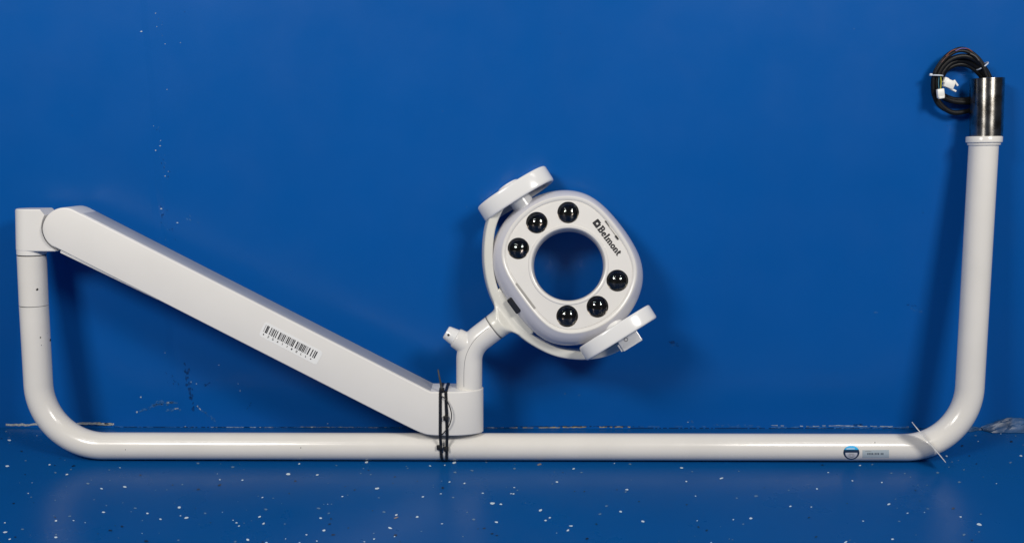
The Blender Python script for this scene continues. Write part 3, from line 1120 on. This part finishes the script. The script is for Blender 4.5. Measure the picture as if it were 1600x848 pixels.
LENSES = [(-1, -80.5), (-49, -64.5), (-77, -24.5), (75, 23.5), (45, 63.5), (-1, 78.5)]
for (p, q) in LENSES:
    cut(head, lathe(H(p, q, -14), H(p, q, 5), [(0, 16.3 * SH), (19 * SH, 16.9 * SH)], 48))
HB = bvh_of(head)
for (p, q) in LENSES:
    m = MB()
    c = H(p, q, -2.6)
    ex, ey, ez = HV(1, 0, 0), HV(0, 1, 0), HV(0, 0, 1)
    rr_, RS = 15.6 * SH, 19.5 * SH
    zc = math.sqrt(RS * RS - rr_ * rr_)
    prof = []
    for i in range(13):
        a = math.asin(rr_ / RS) * (1 - i / 12)
        prof.append((RS * math.cos(a) - zc, max(RS * math.sin(a), 0.00002)))
    m.add(lathe(c - ez * 0.001, c, [(0.001 + d * 0.9, r) for d, r in prof], 40), 0)
    lens = m.build('lens', LENS, head, angle=60)
    m = MB()
    RB = 36.0 * SH
    zb = math.sqrt(RB * RB - (16.2 * SH) ** 2)
    pr = []
    for i in range(13):
        a = math.asin(16.2 * SH / RB) * (1 - i / 12)
        pr.append((-(RB * math.cos(a) - zb), max(RB * math.sin(a), 0.00002)))
    m.add(lathe(c, c + ez, pr, 40, cap=False), 0)
    m.build('glint_bowl', BOWL, head, angle=60)  # added mirror bowl, shaped to give the glints inside the lens
# black sensor window on the chamfer, grey slots at the face edge
sb = MB()
bt = Vector((0.6, 0.8))
bn = Vector((0.8, -0.6))


def hp(cx, cy, a, b):
    return (cx + bt.x * a + bn.x * b, cy + bt.y * a + bn.y * b)


pl = [hp(805.5, 475.5, x, y) for x, y in rrect(12.3, 6.6, 2.6, 5)]
top = [cast(HB, *q) for q in pl]
tb = [cast(bvh_of(mount), *q) for q in pl]
cen = [a[0] if (b[0] is None or (a[0] is not None and (a[0] - CAML).length < (b[0] - CAML).length)) else b[0] for a, b in zip(top, tb)]
nn = HV(-0.32, 0.24, 1)
cp = sum((c for c in cen), Vector()) / len(cen)
ex = HV(0.6, 0.8, 0)
ex = (ex - nn * ex.dot(nn)).normalized()
ey = nn.cross(ex)
sb.add(rbox(cp + nn * 0.0010, ex, ey, nn, 13.6 * SH, 7.6 * SH, 0.0034, 0.0026))
sb.build('sensor_window', BUTTON, head)
sl_ = MB()
sl_.add(decal(HB, [hp(821, 462.2, -24.5, -2.0), hp(821, 462.2, 24.5, -2.0), hp(821, 462.2, 24.5, 2.0), hp(821, 462.2, -24.5, 2.0)], 0.0004, 8, 1), 0)
sl_.build('edge_slot', SLOT_GREY, head, smooth=False)
sl_ = MB()
sl_.add(decal(HB, [hp(956.5, 359.5, -17, -1.0), hp(956.5, 359.5, 15, -1.2), hp(956.5, 359.5, 15, 1.3), hp(956.5, 359.5, -17, 1.1)], 0.0012, 8, 1), 0)
sl_.add(decal(HB, [hp(948.8, 349, -5.5, -1.2), hp(948.8, 349, 4.5, -1.2), hp(948.8, 349, 5.5, 1.4), hp(948.8, 349, -4.5, 1.4)], 0.0015, 3, 1), 1)
sl_.add(decal(HB, [hp(963.8, 371.5, -4.0, -1.4), hp(963.8, 371.5, 3.5, -1.4), hp(963.8, 371.5, 3.5, 1.4), hp(963.8, 371.5, -4.0, 1.4)], 0.0015, 3, 1), 1)
sl_.build('edge_slot', [SLOT_GREY, DARK], head, smooth=False)
# lettering: emblem and word, slab serif strokes (unit: photo pixels along the text)
lg = MB()
LO = (925.6, 348.2)            # start of the text baseline side


def lp(a, b):                   # a along the text, b up from the baseline
    a, b = a * 1.09, b * 1.1
    return (LO[0] + bt.x * a + bn.x * b, LO[1] + bt.y * a + bn.y * b)


def stroke(x0, y0, x1, y1, w):
    dx, dy = x1 - x0, y1 - y0
    l = math.hypot(dx, dy)
    w *= 1.22
    nx, ny = -dy / l * w / 2, dx / l * w / 2
    lg.add(decal(HB, [lp(x0 + nx, y0 + ny), lp(x1 + nx, y1 + ny), lp(x1 - nx, y1 - ny), lp(x0 - nx, y0 - ny)], 0.0004 + 0.00002 * random.random()), 0)


def arc(cx, cy, rx, ry, a0, a1, w, n=10):
    for i in range(n):
        p, q = R(a0 + (a1 - a0) * i / n), R(a0 + (a1 - a0) * (i + 1) / n)
        stroke(cx + rx * math.cos(p), cy + ry * math.sin(p), cx + rx * math.cos(q), cy + ry * math.sin(q), w)


# emblem: rounded square with a lozenge hole, three corners cut
for a in ((0.2, 1.6, 9.4, 1.6, 3.0), (1.6, 0.4, 1.6, 9.4, 3.0), (0.4, 8.2, 7.6, 8.2, 3.0), (8.2, 0.4, 8.2, 8.2, 2.8)):
    stroke(*a)
x = 11.2
# B
stroke(x + 0.2, 0.7, x + 5, 0.7, 1.4); stroke(x + 0.2, 9.3, x + 5, 9.3, 1.4); stroke(x + 2.3, 0, x + 2.3, 10, 2.3); stroke(x + 2, 5.1, x + 5, 5.1, 1.3)
arc(x + 4.6, 7.2, 1.9, 2.1, -90, 90, 1.9); arc(x + 4.8, 2.9, 2.2, 2.2, -90, 90, 2.0)
x += 8.6
# e
arc(x + 3, 3.2, 2.3, 2.6, 20, 325, 1.7, 14); stroke(x + 1, 3.5, x + 5.4, 3.5, 1.2)
x += 6.4
# l
stroke(x + 1.7, 0, x + 1.7, 10, 2.2); stroke(x + 0, 0.6, x + 3.6, 0.6, 1.2); stroke(x + 0, 9.4, x + 1.6, 9.4, 1.2)
x += 4.1
# m
stroke(x + 0, 0.6, x + 3.2, 0.6, 1.2); stroke(x + 1.6, 0, x + 1.6, 6.2, 2.0); stroke(x + 0.1, 5.6, x + 1.6, 5.6, 1.2)
arc(x + 3.6, 4.2, 1.8, 1.7, 0, 150, 1.5, 8); stroke(x + 5.3, 0, x + 5.3, 4.5, 2.0); stroke(x + 4, 0.6, x + 6.8, 0.6, 1.2)
arc(x + 7.3, 4.2, 1.8, 1.7, 0, 150, 1.5, 8); stroke(x + 9.0, 0, x + 9.0, 4.5, 2.0); stroke(x + 7.7, 0.6, x + 10.6, 0.6, 1.2)
x += 11.0
# o
arc(x + 3.1, 3.1, 2.3, 2.6, 0, 360, 1.8, 16)
x += 6.4
# n
stroke(x + 0, 0.6, x + 3.2, 0.6, 1.2); stroke(x + 1.6, 0, x + 1.6, 6.2, 2.0); stroke(x + 0.1, 5.6, x + 1.6, 5.6, 1.2)
arc(x + 3.6, 4.2, 1.8, 1.7, 0, 150, 1.5, 8); stroke(x + 5.3, 0, x + 5.3, 4.5, 2.0); stroke(x + 4, 0.6, x + 6.9, 0.6, 1.2)
x += 7.2
# t
stroke(x + 1.6, 1.2, x + 1.6, 8.2, 2.1); stroke(x + 0, 5.7, x + 4.2, 5.7, 1.3); arc(x + 3, 1.6, 1.3, 1.2, 180, 330, 1.4, 7)
lg.build('lettering', INK, head, smooth=False)
# small moulded nib inside the ring opening
nb = MB()
nb.add(rbox(H(50.5, -31, -4), HV(0.62, 0.78, 0), HV(0.8, -0.6, 0), HV(0, 0, 1), 7 * SH, 2.6 * SH, 3 * SH, 0.0012))
nb.build('nib', WHITE_HEAD, head)

# --- handles (elliptical pucks seen on edge) on the hinge axis
AX = Vector((0.6, 0.8))


def handle(dist, sgn, bdir, semi, thick, depth, rz, stem, tilt):
    """dist along the hinge axis from the face centre, sgn -1 = upper"""
    cpx = Vector((AX.x * dist * sgn, AX.y * dist * sgn))
    b = Vector(bdir).normalized()
    ax2 = Vector((-b.y, b.x))
    if ax2.dot(AX) < 0:
        ax2 = -ax2
    c = H(cpx.x, cpx.y, rz)
    eb = HV(b.x, b.y, 0)
    en = HV(ax2.x, ax2.y, 0)          # toward lower right, along the hinge
    ew = HV(0, 0, 1)
    tc = (CAML - c).normalized()
    tc = (tc - eb * tc.dot(eb)).normalized()
    ew = tc
    en = eb.cross(ew)
    if en.dot(HV(ax2.x, ax2.y, 0)) < 0:
        en = -en
    ew, en = (ew * math.cos(tilt) - en * math.sin(tilt)), (en * math.cos(tilt) + ew * math.sin(tilt))
    h = thick / 2
    n = 72

    def loop(sa, d):
        o = []
        for i in range(n):
            a = 2 * math.pi * i / n
            ca, sa_ = math.cos(a), math.sin(a)
            e = 0.86
            o.append(c + eb * (semi * sa * abs(ca) ** e * (1 if ca > 0 else -1)) * SH + ew * (depth * sa * abs(sa_) ** e * (1 if sa_ > 0 else -1)) * SH + en * d * SH)
        return o
    prof = [(0.02, -h * 0.35), (0.55, -h * 0.45), (0.84, -h * 0.55), (0.90, -h * 0.95), (0.94, -h), (0.975, -h * 0.97), (0.994, -h * 0.86), (1.0, -h * 0.7), (1.0, h * 0.7), (0.994, h * 0.86), (0.975, h * 0.97), (0.94, h), (0.90, h * 0.95), (0.84, h * 0.55), (0.55, h * 0.45), (0.02, h * 0.35)]
    o = link('handle', *loft([loop(a, d) for a, d in prof]), WHITE_HANDLE, lamp, angle=50)
    # stem toward the head
    m = MB()
    s0 = c - en * sgn * 2 * SH
    s1 = H(AX.x * (dist - stem) * sgn, AX.y * (dist - stem) * sgn, rz)
    l = (s1 - s0).length
    m.add(lathe(s0, s1, [(0, 17.5 * SH), (l * 0.55, 17.5 * SH), (l * 0.6, 17.0 * SH), (l, 17.0 * SH)], 40))
    m.build('stem', WHITE_HANDLE, o)
    return o, c, eb, en, ew


h1, c1, eb1, en1, ew1 = handle(139, -1, (0.843, -0.538), 62.5, 27, 42, -24, 34, R(7))
m = MB()
m.add(lathe(c1 - eb1 * 3 * SH - en1 * 5 * SH, c1 - eb1 * 3 * SH - en1 * 30 * SH, [(0, 18 * SH), (12.5 * SH, 18 * SH), (14.2 * SH, 17 * SH), (14.6 * SH, 15 * SH)], 40))
cap = m.build('pivot_cap', WHITE_HANDLE, h1)
h2, c2, eb2, en2, ew2 = handle(128.5, 1, (0.843, -0.538), 63.5, 24, 40, -22, 30, R(0.5))
m = MB()
m.add(rbox(c2 + en2 * 18 * SH + eb2 * 9 * SH - ew2 * 6 * SH, eb2, en2, ew2, 17 * SH, 11.5 * SH, 15 * SH, 0.0014))
m.add(rbox(c2 + en2 * 22 * SH - eb2 * 6 * SH + ew2 * 1 * SH, eb2, en2, ew2, 5.5 * SH, 6 * SH, 6 * SH, 0.001))
clip = m.build('pivot_bracket', WHITE_HANDLE, h2)
CB = bvh_of(clip)
m = MB()
p, n = cast(CB, 978, 530)
if p:
    m.add(lathe(p - n * 0.001, p + n, [(0, 3.4 * SH), (0.0014, 3.4 * SH), (0.0014, 2.2 * SH), (0.0006, 2.0 * SH)], 20))
    m.build('screw', SLOT_GREY, clip)

# --- cable loop at the top of the right post
cb = bpy.data.objects.new('cable_loop', None)
cb.empty_display_size = 0.03
col.objects.link(cb)
cb.parent = lamp


def cable(pts, r, mat, name='cable', sub=8, n=14):
    p = spline([L(a, b, w) for a, b, w in pts], sub)
    return link(name, *tube(p, r, n), mat, cb)


W0 = -0.004
cable([(1549, 140, 0.006), (1546, 122, 0.006), (1537, 106, 0.008), (1523, 93, 0.008), (1505, 88, 0.006), (1486, 93, 0.004), (1471, 107, 0.0), (1464, 125, -0.004), (1465, 142, -0.008), (1472, 151, -0.012), (1487, 158, -0.015), (1508, 160, -0.018), (1530, 159, -0.024)], 0.0046, BLACK_CABLE)
cable([(1542, 140, 0.0), (1540, 122, 0.0), (1533, 110, 0.0), (1519, 99, -0.002), (1502, 94, -0.004), (1484, 100, -0.005), (1472, 114, -0.006), (1467, 132, -0.008), (1470, 146, -0.012), (1480, 153, -0.016), (1498, 157, -0.02), (1528, 154, -0.024)], 0.0052, BLACK_CABLE)
cable([(1536, 140, -0.004), (1535, 124, -0.004), (1530, 115, -0.004), (1514, 103, -0.007), (1496, 101, -0.008), (1479, 109, -0.008), (1470, 124, -0.01), (1464, 140, -0.012), (1466, 158, -0.014), (1478, 171, -0.016), (1494, 176.5, -0.018), (1520, 172, -0.024)], 0.0044, BLACK_CABLE)
cable([(1544, 140, 0.010), (1542, 121, 0.010), (1536, 101, 0.011), (1522, 85, 0.011), (1503, 76, 0.009), (1484, 83, 0.006), (1470, 97, 0.003), (1460, 114, -0.001), (1457, 132, -0.005), (1459, 150, -0.009), (1467, 165, -0.013), (1482, 174, -0.017), (1500, 176, -0.02), (1520, 172, -0.024)], 0.0030, BLACK_CABLE)
cable([(1541, 118, 0.012), (1532, 98, 0.013), (1515, 83, 0.013), (1498, 80, 0.012), (1482, 88, 0.009), (1468, 103, 0.005), (1459, 122, 0.0), (1458, 140, -0.004)], 0.0028, BLACK_CABLE)
for k, pts in (('orange', [(1478, 88, 0.012), (1486, 80.5, 0.0135), (1494, 77, 0.0145)]), ('violet', [(1493, 80, 0.0155), (1502, 76, 0.0155), (1512, 76.5, 0.0155)]),
               ('orange', [(1508, 75.5, 0.0152), (1514, 77.5, 0.016), (1519, 81, 0.016)]), ('grey', [(1516, 84, 0.0155), (1524, 88, 0.0165), (1530, 95, 0.016)]),
               ('brown', [(1526, 90, 0.0142), (1533, 98, 0.0142), (1537, 106, 0.0142)]), ('brown', [(1471, 98, 0.0085), (1477, 91, 0.011), (1483, 86, 0.012)])):
    cable(pts, 0.0009, WIRE[k], 'wire', 5, 8)
cable([(1469.5, 117, 0.004), (1470.5, 128, 0.006), (1469.6, 140, 0.0065)], 0.0007, WIRE['yellow'], 'wire', 5, 8)
cable([(1467.5, 118, 0.003), (1466.5, 130, 0.004), (1467.4, 140, 0.0065)], 0.0006, WIRE['teal'], 'wire', 5, 8)
cable([(1471, 118, 0.003), (1476, 124, 0.004), (1480, 130, 0.0065)], 0.0006, WIRE['grey'], 'wire', 5, 8)


def tie_ring(p, axis, r, head_at):
    m = MB()
    ax = Vector(axis).normalized()
    a = ax.cross(Vector((0, 1, 0))).normalized()
    b = ax.cross(a)
    n = 28
    loops = []
    for i in range(n):
        an_ = 2 * math.pi * i / n
        d = math.cos(an_) * a + math.sin(an_) * b
        loops.append([p + d * (r + x) + ax * y for x, y in rrect(0.0006, 0.0011, 0.0003, 1)])
    m.add(loft(loops, closed=True))
    m.add(rbox(head_at, a, b, ax, 0.0022, 0.0022, 0.002, 0.0006))
    return m.build('tie_band', CLEAR_TIE, cb)


pt = L(1463, 118.5, -0.001)
tie_ring(pt, L(1464, 108, 0) - L(1462, 130, 0), 0.0108, L(1454.5, 117, 0.003))
pt = L(1535, 103.5, 0.003)
tie_ring(pt, L(1529, 96, 0) - L(1540, 112, 0), 0.0108, L(1533, 104.5, -0.008))
s2 = S(1480, 130)
m = MB()
cy_, cz_ = Vector((0, 1, 0)), None
ux = Vector((0.93, 0, -0.36)).normalized()
uz = Vector((0.36, 0, 0.93)).normalized()
c = L(1483, 131.5, 0.008)
m.add(rbox(c, ux, Vector((0, 1, 0)), uz, 8 * s2, 0.004, 6.5 * s2, 0.0012))
m.add(rbox(c + ux * -7 * s2 + uz * 3 * s2, ux, Vector((0, 1, 0)), uz, 3.5 * s2, 0.0034, 4.5 * s2, 0.001))
for q, ang in ((5.5, -0.55), (-6.0, -0.10)):
    e = Matrix.Rotation(-ang, 3, 'Y') @ ux
    e2 = Matrix.Rotation(-ang, 3, 'Y') @ uz
    m.add(rbox(c + ux * 8 * s2 + uz * q * s2 + e * 1 * s2, e, Vector((0, 1, 0)), e2, 5.5 * s2, 0.0022, 1.5 * s2, 0.0006))
m.build('connector', CONNECTOR, cb)
m = MB()
c = L(1469.6, 146, 0.0075)
ux = Vector((0.985, 0, 0.15)).normalized()
uz = Vector((-0.15, 0, 0.985)).normalized()
m.add(rbox(c, ux, Vector((0, 1, 0)), uz, 5.4 * s2, 0.0035, 7.0 * s2, 0.0012))
m.add(rbox(c - uz * 6.5 * s2 + Vector((0, -0.0012, 0)), ux, Vector((0, 1, 0)), uz, 4.2 * s2, 0.003, 1.8 * s2, 0.0006))
m.build('connector', CONNECTOR, cb)

# ------------------------------------------------------------------ cable ties round arm and tube (things of their own)
def hull(pts):
    pts = sorted(set(pts))
    def half(ps):
        h = []
        for p in ps:
            while len(h) > 1 and (h[-1][0] - h[-2][0]) * (p[1] - h[-2][1]) - (h[-1][1] - h[-2][1]) * (p[0] - h[-2][0]) <= 0:
                h.pop()
            h.append(p)
        return h
    a, b = half(pts), half(pts[::-1])
    return a[:-1] + b[:-1]


def tie(px, label, heads, tail, sag=0.0):
    u = L(px, 650, AH).x
    hw = 0.0026
    t_ = 0.0011
    P = []
    for i in range(60):
        a = 2 * math.pi * i / 60
        P.append((PIPE_R * math.cos(a), PIPE_R * math.sin(a)))
    hub = [(AH, hubbot + 0.003), (AH - 0.0026, hubtop), (-AH + 0.0026, hubtop), (-AH, hubbot + 0.003), (AH, hubtop - 0.0026), (-AH, hubtop - 0.0026)]
    h = hull([(round(a, 6), round(b, 6)) for a, b in P + hub])
    n = len(h)
    loops = []
    for i in range(n):
        p0, p1, p2 = Vector(h[i - 1]), Vector(h[i]), Vector(h[(i + 1) % n])
        nn_ = (Vector(((p1 - p0).y, -(p1 - p0).x)).normalized() + Vector(((p2 - p1).y, -(p2 - p1).x)).normalized()).normalized()
        w = 0.0003
        wob = 0.0013 * math.sin(p1.y * 55 + px)
        loops.append([Vector((u + wob + sx * hw, -(p1.x + nn_.x * o), p1.y + nn_.y * o)) for sx, o in ((-1, w), (1, w), (1, w + t_), (-1, w + t_))])
    m = MB()
    m.add(loft(loops, closed=True))
    root = bpy.data.objects.new('cable_tie', None)
    root.empty_display_size = 0.02
    col.objects.link(root)
    base = ROOTM @ Vector((u, -PIPE_R, 0))
    M = ROOTM.copy()
    M.translation = base
    root.matrix_world = M
    off = ROOTI @ base
    tag(root, label, 'cable tie', group='black cable ties round arm and tube')
    parts = [('strap', m)]
    for (hx, hy, w) in heads:
        q = MB()
        c = L(hx, hy, w)
        q.add(rbox(c, Vector((1, 0, 0)), Vector((0, 0, 1)), Vector((0, -1, 0)), 0.0045, 0.0042, 0.0026, 0.0009))
        q.add(rbox(c + Vector((0, -0.0026, 0)), Vector((1, 0, 0)), Vector((0, 0, 1)), Vector((0, -1, 0)), 0.0018, 0.0022, 0.0005, 0.0003))
        parts.append(('buckle', q))
    if tail:
        q = MB()
        for pts, wid, th in tail:
            pp = spline([L(a, b, w) for a, b, w in pts], 7)
            lo = []
            for i, (p, (t, a, b)) in enumerate(zip(pp, frames(pp))):
                side = Vector((1, 0, 0)) - t * t.x
                side.normalize()
                oth = t.cross(side)
                f_ = 1 - 0.55 * (i / len(pp)) if wid > 0.0015 else 1
                lo.append([p + side * x + oth * y for x, y in rrect(wid * f_, th, th * 0.4, 1)])
            q.add(loft(lo))
        parts.append(('tail', q))
    for nm, q in parts:
        o = q.build(nm, BLACK_PLASTIC, root, angle=40)
        for v_ in o.data.vertices:
            v_.co -= off
    return root


fr = AH + 0.0022
tie(688.6, 'black cable tie with its tail sticking up from the arm, left of the pair', [(686.3, 698.5, PIPE_R + 0.003), (690.5, 609, AH - 0.001)],
    [([(692, 613, AH + 0.001), (690, 606, AH), (688, 596, AH - 0.006), (686, 586, AH - 0.012), (684.5, 577, AH - 0.016)], 0.0024, 0.0006),
     ([(691, 619, AH + 0.0025), (697, 624, AH + 0.005), (703, 636, AH + 0.007), (705.5, 650, AH + 0.007), (702, 664, AH + 0.006), (695, 674, AH + 0.004), (689, 680, AH + 0.002)], 0.0009, 0.0009)])
tie(697.4, 'black cable tie with a buckle halfway up the arm, right of the pair', [(696.6, 653, fr + 0.001), (697, 701, PIPE_R + 0.004)], None)

# ------------------------------------------------------------------ white card tag standing edge-on at the right bend
ta, tb_ = L(1424.5, 658.5, PIPE_R + 0.002), L(1470.5, 712.5, PIPE_R + 0.002)
mid = (ta + tb_) / 2
ev = (tb_ - ta).normalized()
vd = (mid - CAML).normalized()
ed = (vd - ev * vd.dot(ev)).normalized()          # away from the camera, in the card
ed = Matrix.Rotation(R(1.4), 3, ev) @ ed
en = ev.cross(ed)
hl = (tb_ - ta).length / 2
m = MB()
card_h = 0.014
m.add(rbox(mid - ed * card_h, ev, ed, en, hl, card_h, 0.0006, 0.0005))
to = bpy.data.objects.new('paper_tag', None)
base = ROOTM @ tb_
M = ROOTM.copy()
M.translation = base
to.matrix_world = M
bpy.data.objects.remove(to)
o = m.build('card_tag', CARD, angle=40)
off = tb_.copy()
for v_ in o.data.vertices:
    v_.co -= off
o.matrix_world = M
tag(o, 'thin white card tag seen on edge against the right bend of the tube', 'tag')

# ------------------------------------------------------------------ light
w = bpy.data.worlds.new('World')
scene.world = w
w.use_nodes = True
bg = w.node_tree.nodes['Background']
bg.inputs['Color'].default_value = (0.80, 0.88, 1.0, 1)
bg.inputs['Strength'].default_value = 0.045


def area(name, loc, target, sx, sy, power, color):
    d = bpy.data.lights.new(name, 'AREA')
    d.shape = 'RECTANGLE'
    d.size, d.size_y = sx, sy
    d.energy = power
    d.color = color
    o = bpy.data.objects.new(name, d)
    col.objects.link(o)
    o.location = loc
    o.rotation_euler = (Vector(target) - Vector(loc)).to_track_quat('-Z', 'Y').to_euler()
    return o


WARM = (1.0, 0.962, 0.905)
area('ceiling_tube_light', (-1.30, -2.05, 1.95), (-0.2, 0, 0.35), 0.68, 0.52, 43, WARM)
area('ceiling_tube_light', (1.38, -2.05, 1.95), (0.2, 0, 0.35), 0.68, 0.52, 43, WARM)
area('ceiling_strip_light', (-1.25, -1.40, 2.7), (-0.6, -0.2, 0.4), 1.15, 0.10, 7, WARM)
area('ceiling_strip_light', (1.35, -1.40, 2.7), (0.6, -0.2, 0.4), 0.55, 0.10, 4, WARM)

# ------------------------------------------------------------------ render settings
scene.render.engine = 'CYCLES'
scene.view_settings.view_transform = 'Standard'
scene.view_settings.look = 'None'
scene.view_settings.exposure = 0
scene.view_settings.gamma = 1
scene.cycles.use_denoising = True
scene.cycles.max_bounces = 8
scene.cycles.sample_clamp_indirect = 6
